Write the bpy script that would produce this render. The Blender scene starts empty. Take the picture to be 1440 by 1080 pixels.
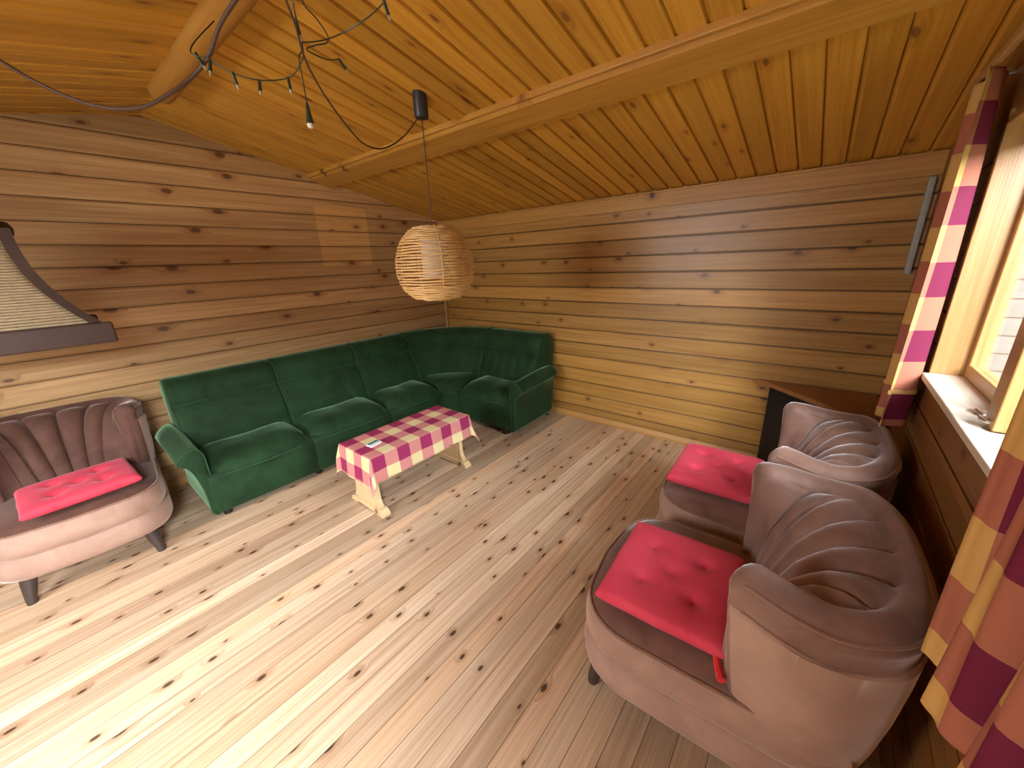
import bpy, math, random
from mathutils import Vector, Matrix
random.seed(7)
PI = math.pi
SC = bpy.context.scene
COL = SC.collection

# ------------------------------------------------------------------ camera
cam_d = bpy.data.cameras.new('camera'); cam = bpy.data.objects.new('camera', cam_d); COL.objects.link(cam)
cam_d.sensor_width = 36.0; cam_d.lens = 532.36 / 1440 * 36; cam_d.clip_start = 0.02
_r = Vector((0.62585, -0.77908, -0.03714)); _dn = Vector((-0.26293, -0.16581, -0.95056))
_fw = _r.cross(_dn).normalized(); _r.normalize(); _dn = _fw.cross(_r)
m3 = Matrix((_r, -_dn, -_fw)).transposed()
cam.matrix_world = Matrix.Translation((-3.195, -3.639, 1.55)) @ m3.to_4x4()
SC.camera = cam

# ------------------------------------------------------------------ view, world, daylight
vs = SC.view_settings
vs.view_transform = 'Standard'; vs.look = 'None'; vs.gamma = 1.0; vs.use_curve_mapping = False
vs.exposure = 0.36
W = bpy.data.worlds.new('sky'); SC.world = W; W.use_nodes = True
wn = W.node_tree; bg = wn.nodes['Background']
bg.inputs['Color'].default_value = (0.80, 0.90, 1.0, 1); bg.inputs['Strength'].default_value = 1.3

def daylight(name, loc, aim, sx, sy, power, color):
    l = bpy.data.lights.new(name, 'AREA'); l.shape = 'RECTANGLE'; l.size = sx; l.size_y = sy
    l.energy = power; l.color = color
    o = bpy.data.objects.new(name, l); COL.objects.link(o); o.location = loc
    o.rotation_euler = (Vector(aim) - Vector(loc)).to_track_quat('-Z', 'Y').to_euler()
    return o
# daylight falling through the window on the right, the glazed door behind the camera and the window in the far left wall
daylight('daylight_window', (-1.90, -7.60, 3.60), (-1.40, -3.0, 0.9), 2.6, 2.2, 520, (0.86, 0.94, 1.0))
daylight('daylight_door', (-3.80, -5.00, 2.55), (-3.60, -2.9, 0.0), 1.6, 1.3, 980, (0.96, 0.98, 1.0))
daylight('daylight_left_window', (-5.60, -1.70, 1.95), (-2.6, -1.2, 0.9), 1.6, 1.2, 170, (0.97, 0.98, 1.0))

# ------------------------------------------------------------------ helpers
def tag(o, label=None, cat=None, group=None, kind=None):
    if label: o['label'] = label
    if cat: o['category'] = cat
    if group: o['group'] = group
    if kind: o['kind'] = kind
    return o

def empty(name, loc=(0, 0, 0), rz=0.0, label=None, cat=None, group=None, kind=None):
    o = bpy.data.objects.new(name, None); COL.objects.link(o)
    o.location = loc; o.rotation_euler = (0, 0, rz); o.empty_display_size = 0.05
    return tag(o, label, cat, group, kind)

class MB:
    """collects shapes, links them as one mesh object"""
    def __init__(s): s.v = []; s.f = []; s.uv = {}
    def add(s, vs, fs):
        b = len(s.v); s.v += [tuple(p) for p in vs]; s.f += [tuple(i + b for i in f) for f in fs]
    def box(s, c, d, bev=0.0, rot=None):
        x, y, z = d[0] / 2, d[1] / 2, d[2] / 2; b = min(bev, x * .95, y * .95, z * .95)
        if b <= 0:
            P = [(sx * x, sy * y, sz * z) for sz in (-1, 1) for sy in (-1, 1) for sx in (-1, 1)]
            F = [(0, 2, 3, 1), (4, 5, 7, 6), (0, 1, 5, 4), (2, 6, 7, 3), (0, 4, 6, 2), (1, 3, 7, 5)]
        else:
            P = []; n = 3
            def ring(ins, zz):
                q = []
                hx, hy = x - ins, y - ins; r = max(b - ins, 0.0005)
                for cx, cy, a0 in ((1, 1, 0), (-1, 1, 90), (-1, -1, 180), (1, -1, 270)):
                    for k in range(n + 1):
                        a = math.radians(a0 + 90 * k / n)
                        q.append((cx * (hx - r) + r * math.cos(a), cy * (hy - r) + r * math.sin(a), zz))
                return q
            R = []
            for k in range(n + 1):
                a = PI / 2 * k / n; R.append(ring(b * (1 - math.sin(a)), -z + b * (1 - math.cos(a))))
            for k in range(n + 1):
                a = PI / 2 * (1 - k / n); R.append(ring(b * (1 - math.sin(a)), z - b * (1 - math.cos(a))))
            s.loft(R, rot=rot, c=c); return s
        if rot: P = [rot @ Vector(p) for p in P]
        s.add([(p[0] + c[0], p[1] + c[1], p[2] + c[2]) for p in P], F); return s
    def loft(s, rings, cap=True, closed=True, wrap=False, rot=None, c=(0, 0, 0)):
        n = len(rings[0]); P = [p for r in rings for p in r]
        if rot: P = [rot @ Vector(p) for p in P]
        P = [(p[0] + c[0], p[1] + c[1], p[2] + c[2]) for p in P]
        F = []; m = len(rings)
        for i in range(m if wrap else m - 1):
            for j in range(n if closed else n - 1):
                a, b2 = i * n + j, i * n + (j + 1) % n; i2 = (i + 1) % m
                F.append((a, b2, i2 * n + (j + 1) % n, i2 * n + j))
        if cap and not wrap and closed:
            F.append(tuple(reversed(range(n)))); F.append(tuple((m - 1) * n + j for j in range(n)))
        s.add(P, F); return s
    def tube(s, pts, r, sides=8, closed=False):
        pts = [Vector(p) for p in pts]; n = len(pts); rings = []; up = None
        for i in range(n):
            a = pts[i - 1] if (i > 0 or closed) else pts[i]; b = pts[(i + 1) % n] if (i < n - 1 or closed) else pts[i]
            t = (b - a)
            if t.length < 1e-9: t = Vector((0, 0, 1))
            t.normalize()
            if up is None:
                up = Vector((0, 0, 1)) if abs(t.z) < .9 else Vector((1, 0, 0))
            u = (up - t * up.dot(t))
            if u.length < 1e-6: u = t.orthogonal()
            u.normalize(); w = t.cross(u); up = u
            rr = r(i / max(n - 1, 1)) if callable(r) else r
            rings.append([pts[i] + (u * math.cos(2 * PI * k / sides) + w * math.sin(2 * PI * k / sides)) * rr for k in range(sides)])
        s.loft(rings, wrap=closed); return s
    def lathe(s, prof, c=(0, 0, 0), sides=32, cap=True):
        s.loft([[(r * math.cos(2 * PI * k / sides), r * math.sin(2 * PI * k / sides), z) for k in range(sides)] for r, z in prof], cap=cap, c=c); return s
    def grid(s, nu, nv, fn, uvfn=None):
        b = len(s.v)
        for j in range(nv + 1):
            for i in range(nu + 1):
                s.v.append(tuple(fn(i / nu, j / nv)))
                if uvfn: s.uv[len(s.v) - 1] = uvfn(i / nu, j / nv)
        for j in range(nv):
            for i in range(nu):
                a = b + j * (nu + 1) + i; s.f.append((a, a + 1, a + nu + 2, a + nu + 1))
        return s
    def build(s, name, mat, parent=None, loc=(0, 0, 0), smooth=True, angle=40, fix=True):
        me = bpy.data.meshes.new(name); me.from_pydata([tuple(p) for p in s.v], [], s.f); me.update()
        if s.uv:
            ul = me.uv_layers.new(name='UVMap')
            for l in me.loops: ul.data[l.index].uv = s.uv.get(l.vertex_index, (0, 0))
        if fix:
            import bmesh
            bm = bmesh.new(); bm.from_mesh(me); bmesh.ops.recalc_face_normals(bm, faces=bm.faces[:]); bm.to_mesh(me); bm.free()
        if smooth:
            for p in me.polygons: p.use_smooth = True
            me.set_sharp_from_angle(angle=math.radians(angle))
        me.materials.append(mat)
        o = bpy.data.objects.new(name, me); COL.objects.link(o); o.location = loc
        if parent: o.parent = parent
        return o

def catmull(pts, n, closed=False):
    P = [Vector(p) for p in pts]; out = []; m = len(P)
    segs = m if closed else m - 1
    for i in range(segs):
        if closed: a, b, c, d = P[(i - 1) % m], P[i], P[(i + 1) % m], P[(i + 2) % m]
        else: a, b, c, d = P[max(i - 1, 0)], P[i], P[i + 1], P[min(i + 2, m - 1)]
        for k in range(n):
            t = k / n
            out.append(0.5 * ((2 * b) + (c - a) * t + (2 * a - 5 * b + 4 * c - d) * t * t + (3 * b - a - 3 * c + d) * t ** 3))
    if not closed: out.append(P[-1].copy())
    return out

def resample(pts, n, closed=False):
    P = [Vector(p) for p in pts]
    if closed: P = P + [P[0]]
    L = [0.0]
    for a, b in zip(P, P[1:]): L.append(L[-1] + (b - a).length)
    out = []; j = 0
    for k in range(n):
        t = L[-1] * k / (n if closed else n - 1)
        while j < len(L) - 2 and L[j + 1] < t: j += 1
        d = L[j + 1] - L[j]; out.append(P[j].lerp(P[j + 1], (t - L[j]) / d if d > 1e-12 else 0))
    return out

def smooth01(x): x = max(0.0, min(1.0, x)); return x * x * (3 - 2 * x)

# ------------------------------------------------------------------ materials
class NT:
    def __init__(s, name):
        s.m = bpy.data.materials.new(name); s.m.use_nodes = True; s.t = s.m.node_tree; s.b = s.t.nodes['Principled BSDF']
    def n(s, kind, **kw):
        nd = s.t.nodes.new(kind)
        for k, v in kw.items(): setattr(nd, k, v)
        return nd
    def link(s, a, b): s.t.links.new(a, b)
    def put(s, sock, v):
        if isinstance(v, bpy.types.NodeSocket): s.link(v, sock)
        elif v is not None: sock.default_value = v
    def math(s, op, a, b=None, c=None, clamp=False):
        nd = s.n('ShaderNodeMath', operation=op, use_clamp=clamp)
        for i, v in enumerate((a, b, c)):
            if v is not None: s.put(nd.inputs[i], v)
        return nd.outputs[0]
    def vec(s, x, y, z=0.0):
        nd = s.n('ShaderNodeCombineXYZ')
        for i, v in enumerate((x, y, z)): s.put(nd.inputs[i], v)
        return nd.outputs[0]
    def step(s, x, a, b):
        nd = s.n('ShaderNodeMapRange', interpolation_type='SMOOTHSTEP')
        s.put(nd.inputs[0], x); nd.inputs[1].default_value = a; nd.inputs[2].default_value = b
        return nd.outputs[0]
    def noise(s, v, scale, detail=3, rough=.55, dist=0.0, dim='3D'):
        nd = s.n('ShaderNodeTexNoise', noise_dimensions=dim)
        s.put(nd.inputs['Vector'], v); nd.inputs['Scale'].default_value = scale; nd.inputs['Detail'].default_value = detail
        nd.inputs['Roughness'].default_value = rough; nd.inputs['Distortion'].default_value = dist
        return nd.outputs['Fac']
    def mix(s, f, a, b, mode='MIX'):
        nd = s.n('ShaderNodeMix', data_type='RGBA', blend_type=mode)
        s.put(nd.inputs[0], f)
        for i, v in ((6, a), (7, b)):
            if isinstance(v, tuple): v = (v[0], v[1], v[2], 1)
            s.put(nd.inputs[i], v)
        return nd.outputs[2]
    def ramp(s, f, stops):
        nd = s.n('ShaderNodeValToRGB'); el = nd.color_ramp.elements
        while len(el) < len(stops): el.new(0.5)
        for e, (p, c) in zip(el, stops): e.position = p; e.color = (c[0], c[1], c[2], 1)
        s.put(nd.inputs[0], f); return nd.outputs[0]
    def bump(s, h, strength, dist):
        nd = s.n('ShaderNodeBump'); nd.inputs['Strength'].default_value = strength; nd.inputs['Distance'].default_value = dist
        s.put(nd.inputs['Height'], h); s.link(nd.outputs[0], s.b.inputs['Normal'])
    def coord(s, which='Object'): return s.n('ShaderNodeTexCoord').outputs[which]
    def xyz(s, v):
        nd = s.n('ShaderNodeSeparateXYZ'); s.link(v, nd.inputs[0]); return nd.outputs

def plain(name, col, rough=.5, metal=0.0, sheen=0.0, nscale=30, namp=.18):
    N = NT(name); f = N.noise(N.coord(), nscale, 4)
    c = N.mix(f, tuple(x * (1 - namp) for x in col), tuple(min(1, x * (1 + namp)) for x in col))
    N.link(c, N.b.inputs['Base Color']); N.b.inputs['Roughness'].default_value = rough; N.b.inputs['Metallic'].default_value = metal
    if sheen:
        N.b.inputs['Sheen Weight'].default_value = sheen; N.b.inputs['Sheen Roughness'].default_value = .4
    return N.m

def pine(name, along, across, pitch, off, dark, mid, light, knots=(2.6, .5, .55), knot_col=(.05, .018, .006), rough=.45,
         vary=.35, groove=None, bump=.25, grain=26.0, hue=None, butt=None, patch=None):
    """boards laid side by side: grain, knots, a tone of its own for every board"""
    N = NT(name); X = N.xyz(N.coord()); a = X[along]; b = X[across]
    q = N.math('DIVIDE', N.math('SUBTRACT', b, off), pitch); idx = N.math('FLOOR', q); fr = N.math('FRACT', q)
    wn_ = N.n('ShaderNodeTexWhiteNoise', noise_dimensions='1D'); N.link(idx, wn_.inputs['W']); rnd = wn_.outputs['Value']
    rx = N.xyz(wn_.outputs['Color'])
    a2 = N.math('ADD', a, N.math('MULTIPLY', rnd, 31.7))
    tone = rx[1]
    if butt:
        seg = N.math('FLOOR', N.math('DIVIDE', a2, butt))
        w2 = N.n('ShaderNodeTexWhiteNoise', noise_dimensions='2D'); N.link(N.vec(seg, idx), w2.inputs['Vector']); tone = w2.outputs['Value']
    # knots
    kx, r0, gate = knots
    kv = N.vec(N.math('MULTIPLY', a2, kx), N.math('ADD', N.math('MULTIPLY', fr, .9), N.math('MULTIPLY', idx, 7.0)))
    vo = N.n('ShaderNodeTexVoronoi', voronoi_dimensions='2D', feature='F1'); N.link(kv, vo.inputs['Vector']); vo.inputs['Scale'].default_value = 1.0
    vc = N.xyz(vo.outputs['Color'])
    on = N.math('GREATER_THAN', vc[0], gate)
    size = N.math('MULTIPLY_ADD', vc[1], r0 * .7, r0 * .35)
    kd = N.math('DIVIDE', vo.outputs['Distance'], size)
    wob = N.math('MULTIPLY_ADD', N.noise(N.vec(N.math('MULTIPLY', a2, 40), N.math('MULTIPLY', b, 40), idx), 1.0, 2), .5, .75)
    kd = N.math('MULTIPLY', kd, wob)
    core = N.math('MULTIPLY', N.math('SUBTRACT', 1.0, N.step(kd, .55, 1.1)), on)
    halo = N.math('MULTIPLY', N.math('SUBTRACT', 1.0, N.step(kd, .8, 3.2)), on)
    # grain
    bend = N.math('MULTIPLY', halo, .035)
    gv = N.vec(N.math('MULTIPLY', a2, .8), N.math('MULTIPLY', N.math('ADD', b, bend), grain), N.math('MULTIPLY', idx, 3.1))
    g1 = N.noise(gv, 1.6, 5, .6, .6)
    gv2 = N.vec(N.math('MULTIPLY', a2, 3.0), N.math('MULTIPLY', N.math('ADD', b, bend), grain * 7), idx)
    g2 = N.noise(gv2, 1.0, 3, .6)
    g = N.math('ADD', N.math('MULTIPLY', g1, .72), N.math('MULTIPLY', g2, .28))
    col = N.ramp(g, [(.30, dark), (.50, mid), (.68, light)])
    val = N.math('MULTIPLY_ADD', tone, vary, 1.0 - vary * .55)
    col = N.mix(1.0, col, N.vec(val, val, val), 'MULTIPLY')
    if hue: col = N.mix(N.math('MULTIPLY', rx[2], .7), col, N.mix(1.0, col, hue, 'MULTIPLY'))
    col = N.mix(N.math('MULTIPLY', halo, .45), col, N.mix(1.0, col, (.55, .38, .28), 'MULTIPLY'))
    col = N.mix(N.math('MULTIPLY', core, .9), col, knot_col)
    if patch:            # paler rectangle where something used to hang
        a0, a1, b0, b1 = patch
        pm = N.math('MULTIPLY', N.math('MULTIPLY', N.step(a, a0 - .012, a0 + .012), N.math('SUBTRACT', 1.0, N.step(a, a1 - .012, a1 + .012))),
                    N.math('MULTIPLY', N.step(b, b0 - .012, b0 + .012), N.math('SUBTRACT', 1.0, N.step(b, b1 - .012, b1 + .012))))
        col = N.mix(N.math('MULTIPLY', pm, .75), col, N.mix(1.0, col, (1.5, 1.45, 1.2), 'MULTIPLY'))
    h = N.math('ADD', N.math('MULTIPLY', g2, .5), N.math('MULTIPLY', core, -.7))
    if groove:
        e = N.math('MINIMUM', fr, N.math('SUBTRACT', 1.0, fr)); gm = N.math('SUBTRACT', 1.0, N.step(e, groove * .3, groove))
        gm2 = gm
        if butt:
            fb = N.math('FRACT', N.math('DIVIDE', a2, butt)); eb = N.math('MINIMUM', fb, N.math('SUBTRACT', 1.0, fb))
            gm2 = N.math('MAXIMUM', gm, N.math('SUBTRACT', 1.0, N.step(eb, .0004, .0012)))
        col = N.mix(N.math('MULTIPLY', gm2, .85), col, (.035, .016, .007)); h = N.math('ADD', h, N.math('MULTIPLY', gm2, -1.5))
    N.link(col, N.b.inputs['Base Color'])
    N.put(N.b.inputs['Roughness'], N.math('MULTIPLY_ADD', g, .25, rough - .12))
    N.bump(h, bump, .003)
    return N.m

M = {}
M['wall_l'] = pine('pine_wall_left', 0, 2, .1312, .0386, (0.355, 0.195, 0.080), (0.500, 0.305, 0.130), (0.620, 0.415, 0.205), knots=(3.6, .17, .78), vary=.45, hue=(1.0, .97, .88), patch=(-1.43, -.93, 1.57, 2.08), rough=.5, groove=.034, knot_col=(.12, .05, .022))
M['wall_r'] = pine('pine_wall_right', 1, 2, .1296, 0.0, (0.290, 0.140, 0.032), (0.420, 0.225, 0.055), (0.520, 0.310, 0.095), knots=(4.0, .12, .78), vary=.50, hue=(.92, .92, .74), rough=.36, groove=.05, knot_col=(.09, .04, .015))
M['wall_x'] = pine('pine_wall_other', 1, 2, .1296, 0.0, (.29, .125, .030), (.43, .205, .052), (.53, .28, .085), vary=.4)
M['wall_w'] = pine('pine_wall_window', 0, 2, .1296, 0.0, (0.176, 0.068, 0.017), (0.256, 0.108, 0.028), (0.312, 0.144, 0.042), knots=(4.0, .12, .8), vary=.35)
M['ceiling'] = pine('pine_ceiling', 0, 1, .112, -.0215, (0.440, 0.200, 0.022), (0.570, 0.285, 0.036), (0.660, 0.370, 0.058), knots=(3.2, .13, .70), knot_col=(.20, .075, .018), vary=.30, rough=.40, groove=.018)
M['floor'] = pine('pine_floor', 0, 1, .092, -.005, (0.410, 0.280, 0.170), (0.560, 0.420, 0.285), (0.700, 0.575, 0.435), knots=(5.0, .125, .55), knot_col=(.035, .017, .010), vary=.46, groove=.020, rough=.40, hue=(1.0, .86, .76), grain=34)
M['beam'] = pine('pine_beam', 1, 0, .5, 0.13, (0.360, 0.160, 0.022), (0.490, 0.245, 0.040), (0.560, 0.310, 0.060), knots=(2.4, .06, .6), vary=.1, rough=.42)
M['log'] = pine('pine_log', 1, 0, .5, 0.13, (.28, .12, .017), (.38, .18, .028), (.44, .23, .042), knots=(2.4, .06, .6), vary=.1, rough=.5)
M['trim'] = pine('pine_trim', 1, 2, .5, 0.05, (0.320, 0.150, 0.032), (0.440, 0.225, 0.050), (0.520, 0.300, 0.075), knots=(1.8, .05, .6), vary=.1)
M['trim_v'] = pine('pine_batten', 2, 1, .5, 0.05, (0.400, 0.216, 0.075), (0.480, 0.288, 0.112), (0.544, 0.344, 0.150), knots=(1.1, .05, .8), vary=.1)
M['frame'] = pine('pine_window_frame', 2, 1, .35, 0.1, (0.280, 0.135, 0.045), (0.360, 0.190, 0.066), (0.430, 0.250, 0.090), knots=(1.9, .045, .55), vary=.1, rough=.35)
M['table'] = pine('pale_pine', 2, 1, .5, 0.1, (.60, .42, .22), (.72, .53, .30), (.80, .62, .38), knots=(1.5, .04, .6), vary=.1)
M['walnut'] = pine('brown_board', 0, 1, .30, 0.0, (.22, .085, .026), (.30, .125, .04), (.36, .165, .055), knots=(1.0, .05, .8), vary=.15)
M['darkwood'] = plain('dark_stained_wood', (.062, .036, .028), .6, nscale=12, namp=.45)
M['legwood'] = plain('dark_leg_wood', (.045, .032, .028), .4, nscale=20)
M['black'] = plain('black_panel', (.006, .006, .008), .35)
M['plastic'] = plain('dark_grey_plastic', (.028, .028, .034), .45)
M['cable'] = plain('brown_cable', (.075, .035, .018), .6)
M['green_plastic'] = plain('green_bulb_holder', (.018, .045, .025), .4)
M['bulb'] = plain('pale_bulb', (.75, .74, .66), .25)
M['bulb_clear'] = plain('small_clear_bulb', (.40, .42, .38), .2)
M['rattan'] = plain('rattan', (.70, .45, .17), .5, nscale=25, namp=.3)
M['white_shade'] = plain('white_paper', (.92, .92, .90), .7, namp=.04)
M['rope'] = plain('sisal_rope', (.46, .37, .23), .8, nscale=60, namp=.3)
M['metal'] = plain('brushed_metal', (.62, .64, .66), .3, metal=1.0)
M['grey'] = plain('grey_plastic_cover', (.34, .36, .33), .45)
M['sill'] = plain('pale_sill', (.66, .60, .50), .45, nscale=8, namp=.1)
M['white_wood'] = plain('white_painted_wood', (.80, .82, .82), .5, namp=.05)
M['teal'] = plain('teal_card', (.05, .25, .22), .4)
M['card'] = plain('white_card', (.82, .84, .84), .4, namp=.03)

def velvet(name, dark, light, sheen_col, sheen=.8, scale=5.0, rough=.75, spec=.25):
    N = NT(name); c = N.coord()
    f1 = N.noise(c, scale, 4, .6, .8); f2 = N.noise(c, scale * 60, 2)
    f = N.math('ADD', N.math('MULTIPLY', f1, .8), N.math('MULTIPLY', f2, .2))
    N.link(N.ramp(f, [(.32, dark), (.66, light)]), N.b.inputs['Base Color'])
    N.b.inputs['Roughness'].default_value = rough; N.b.inputs['Specular IOR Level'].default_value = spec
    N.b.inputs['Sheen Weight'].default_value = sheen; N.b.inputs['Sheen Roughness'].default_value = .35
    N.b.inputs['Sheen Tint'].default_value = (*sheen_col, 1)
    N.bump(f2, .18, .002); return N.m
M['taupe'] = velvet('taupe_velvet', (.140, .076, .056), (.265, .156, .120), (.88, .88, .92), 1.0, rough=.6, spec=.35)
M['taupe_out'] = velvet('taupe_velvet_pale', (.30, .185, .142), (.42, .275, .215), (.92, .82, .76), .7)  # paler taupe for the outer shell, seat base and cushion sides
M['brown'] = velvet('brown_velvet', (.070, .031, .022), (.130, .064, .045), (.80, .68, .62), .6)
M['taupe_pipe'] = velvet('taupe_piping', (.20, .115, .08), (.30, .18, .13), (.8, .7, .64), .7)
M['green'] = velvet('green_velvet', (.0055, .022, .0065), (.014, .052, .0165), (.36, .62, .36), .65)
M['green_pipe'] = velvet('green_piping', (.016, .055, .022), (.026, .075, .032), (.35, .7, .5), .6)
M['pink'] = velvet('pink_cloth', (.58, .040, .075), (.68, .065, .11), (.95, .5, .6), .35, 9)
M['pink_tie'] = velvet('red_tie_cloth', (.60, .03, .03), (.7, .05, .05), (.9, .5, .5), .2, 9)

def plaid(name, check, deep, mixed, pale, trans=0.0, rough=.8, off=(0, 0)):
    N = NT(name); X = N.xyz(N.coord('UV'))
    def stripe(v, o):
        fr = N.math('FRACT', N.math('DIVIDE', N.math('ADD', v, o), check * 2))
        return N.math('GREATER_THAN', fr, .5)
    u = stripe(X[0], off[0]); v = stripe(X[1], off[1])
    both = N.math('MULTIPLY', u, v); none = N.math('MULTIPLY', N.math('SUBTRACT', 1.0, u), N.math('SUBTRACT', 1.0, v))
    c = N.mix(both, N.mix(none, mixed, pale), deep)
    w = N.noise(N.vec(N.math('MULTIPLY', X[0], 500), N.math('MULTIPLY', X[1], 500)), 1.0, 2)
    c = N.mix(1.0, c, N.ramp(w, [(.2, (.82, .82, .82)), (.8, (1, 1, 1))]), 'MULTIPLY')
    N.link(c, N.b.inputs['Base Color']); N.b.inputs['Roughness'].default_value = rough; N.b.inputs['Specular IOR Level'].default_value = .2
    N.bump(w, .12, .001)
    if trans:
        tr = N.n('ShaderNodeBsdfTranslucent'); N.link(c, tr.inputs['Color'])
        ms = N.n('ShaderNodeMixShader'); ms.inputs[0].default_value = trans
        N.link(N.b.outputs[0], ms.inputs[1]); N.link(tr.outputs[0], ms.inputs[2])
        N.link(ms.outputs[0], N.t.nodes['Material Output'].inputs['Surface'])
    return N.m
M['tablecloth'] = plaid('plaid_tablecloth', .0925, (.36, .035, .125), (.68, .28, .26), (.84, .73, .40), off=(.1375, -.005))
M['curtain'] = plaid('plaid_curtain', .124, (.21, .022, .065), (.52, .19, .12), (.76, .48, .16), trans=.22, off=(.10, .0))

def glass_mat():
    N = NT('window_glass'); tr = N.n('ShaderNodeBsdfTransparent'); gl = N.n('ShaderNodeBsdfGlossy'); gl.inputs['Roughness'].default_value = .02
    lw = N.n('ShaderNodeLayerWeight'); lw.inputs['Blend'].default_value = .25
    f = N.math('MULTIPLY', lw.outputs['Fresnel'], .5)
    ms = N.n('ShaderNodeMixShader'); N.link(f, ms.inputs[0]); N.link(tr.outputs[0], ms.inputs[1]); N.link(gl.outputs[0], ms.inputs[2])
    N.link(ms.outputs[0], N.t.nodes['Material Output'].inputs['Surface']); return N.m
M['glass'] = glass_mat()
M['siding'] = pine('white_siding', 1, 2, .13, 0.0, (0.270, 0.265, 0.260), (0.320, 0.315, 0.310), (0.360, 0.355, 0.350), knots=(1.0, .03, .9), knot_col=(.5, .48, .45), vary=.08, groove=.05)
M['grass'] = plain('grass_ground', (.16, .22, .08), .9, nscale=6, namp=.5)

# ------------------------------------------------------------------ room shell
XL, YW = -4.90, -4.02            # far left wall, window wall
EAVE, SLOPE, XR = 2.02, 0.21, -2.45
def ceil_z(x): return EAVE - SLOPE * x if x > XR else EAVE - SLOPE * XR + SLOPE * (x - XR)

def board_profile(lines, top, bottom=0.0, gap=.006, depth=.012, ch=.004, back=.12):
    """(depth into the wall, z) outline, room side at 0"""
    P = [(0.0, bottom)]
    for z in lines:
        P += [(0.0, z - gap / 2 - ch), (ch * .6, z - gap / 2), (depth, z - gap / 2), (depth, z + gap / 2), (ch * .6, z + gap / 2), (0.0, z + gap / 2 + ch)]
    P += [(0.0, top), (back, top), (back, bottom)]
    return P
def strip(mb, P, p0, p1, ax):
    """extrude an outline of (x or y, z) points between two values of the other axis"""
    if ax == 'y': R = [[(d, v, z) for d, z in P] for v in (p0, p1)]
    else: R = [[(v, d, z) for d, z in P] for v in (p0, p1)]
    mb.loft(R)

MB().box(((XL) / 2, YW / 2, -.05), (-XL + .4, -YW + .4, .10)).build('floor', M['floor'], smooth=False)
tag(bpy.data.objects['floor'], 'bare pine plank floor with dark knots', 'floor', kind='structure')

L_lines = [.0386 + .1312 * k for k in range(1, 20)]
R_lines = [.1296 * k for k in range(1, 15)]
mb = MB(); strip(mb, board_profile(L_lines, 2.62, gap=.007, depth=.012, ch=.011), XL - .1, .1, 'x')
tag(mb.build('wall_left', M['wall_l'], smooth=False), 'pinkish pine board gable wall behind green sofa', 'wall', kind='structure')
mb = MB(); strip(mb, [(d, z) for d, z in board_profile(R_lines, 2.05, gap=.012, depth=.016, ch=.003)], YW - .1, .1, 'y')
tag(mb.build('wall_right', M['wall_r'], smooth=False), 'golden brown pine board wall with dark gaps', 'wall', kind='structure')
W3 = (-2.30, -1.10, .95, 2.0)                          # opening in the far left wall: y0, y1, z0, z1
def wall_with_holes(name, mat, axis, plane, out, lo, hi, holes, zt, lines, label):
    """board wall built round its openings; holes = (a0, a1, z0, z1) sorted"""
    mb = MB()
    def seg(a0, a1, z0, z1):
        if z1 - z0 < .01 or a1 - a0 < .001: return
        P = [(plane + out * d, z) for d, z in board_profile([l for l in lines if z0 + .02 < l < z1 - .02], z1, z0, gap=.010, depth=.014, ch=.003)]
        strip(mb, P, a0, a1, axis)
    a = lo
    for h in holes:
        seg(a, h[0], 0.0, zt); seg(h[0], h[1], 0.0, h[2]); seg(h[0], h[1], h[3], zt); a = h[1]
    seg(a, hi, 0.0, zt)
    return tag(mb.build(name, mat, smooth=False), label, 'wall', kind='structure')
wall_with_holes('wall_far', M['wall_x'], 'y', XL, -1, YW - .1, .1, [W3], 2.05, R_lines, 'pine board wall at the far left end')
WX0, WX1, WZ0, WZ1 = -2.30, -1.03, 1.05, 1.94          # window on the right
DX0, DX1, DZ1 = -4.45, -3.45, 2.08                     # glazed door behind the camera
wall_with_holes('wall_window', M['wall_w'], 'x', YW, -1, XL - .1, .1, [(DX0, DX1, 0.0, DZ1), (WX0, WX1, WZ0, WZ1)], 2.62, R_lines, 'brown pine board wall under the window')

# ceiling: two slopes of V-jointed boards in one structure
mb = MB()
def ceil_slope(x0, x1):
    pitch, off = .112, -.0215
    ys = []; y = YW - .15
    k0 = math.ceil((y - off) / pitch)
    P = [(y, 0.0)]
    for k in range(k0, 2):
        c = off + pitch * k
        if c > .1: break
        P += [(c - .019, 0.0), (c - .003, .011), (c + .002, .011), (c + .004, 0.0)]
    P += [(.12, 0.0), (.12, .08), (y, .08)]
    R = [[(x, yy, ceil_z(x) + d) for yy, d in P] for x in (x0, x1)]
    mb.loft(R)
ceil_slope(.12, XR); ceil_slope(XR, XL - .12)
tag(mb.build('ceiling', M['ceiling'], smooth=False), 'amber pine board ceiling rising to a ridge', 'ceiling', kind='structure')

# timbers
mb = MB(); xa, xb, dr = -1.415, -1.235, .040
P = [(xa, ceil_z(xa) + .01), (xa, ceil_z(xa) - dr + .006), (xa + .006, ceil_z(xa) - dr - .001), (xb - .006, ceil_z(xb) - dr - .0005), (xb, ceil_z(xb) - dr + .006), (xb, ceil_z(xb) + .01)]
mb.loft([[(x, v, z) for x, z in P] for v in (YW, 0.0)])
mb.box(((xa - .012), YW / 2, ceil_z(xa) - .006), (.022, -YW, .03), .004)
tag(mb.build('trim_1', M['beam'], smooth=False), 'flat pine purlin crossing the ceiling', 'beam', kind='structure')
mb = MB(); prof = [((.058) * math.cos(2 * PI * k / 28), (.058) * math.sin(2 * PI * k / 28)) for k in range(28)]
rings = [[(XR + x * s, v, 2.508 + z * s) for x, z in prof] for v, s in ((YW, 1), (-.62, 1), (-.605, .98), (-.60, .9))]
mb.loft(rings)
tag(mb.build('trim_2', M['log'], angle=35), 'round pine ridge log under the ceiling peak', 'beam', kind='structure')
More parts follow.
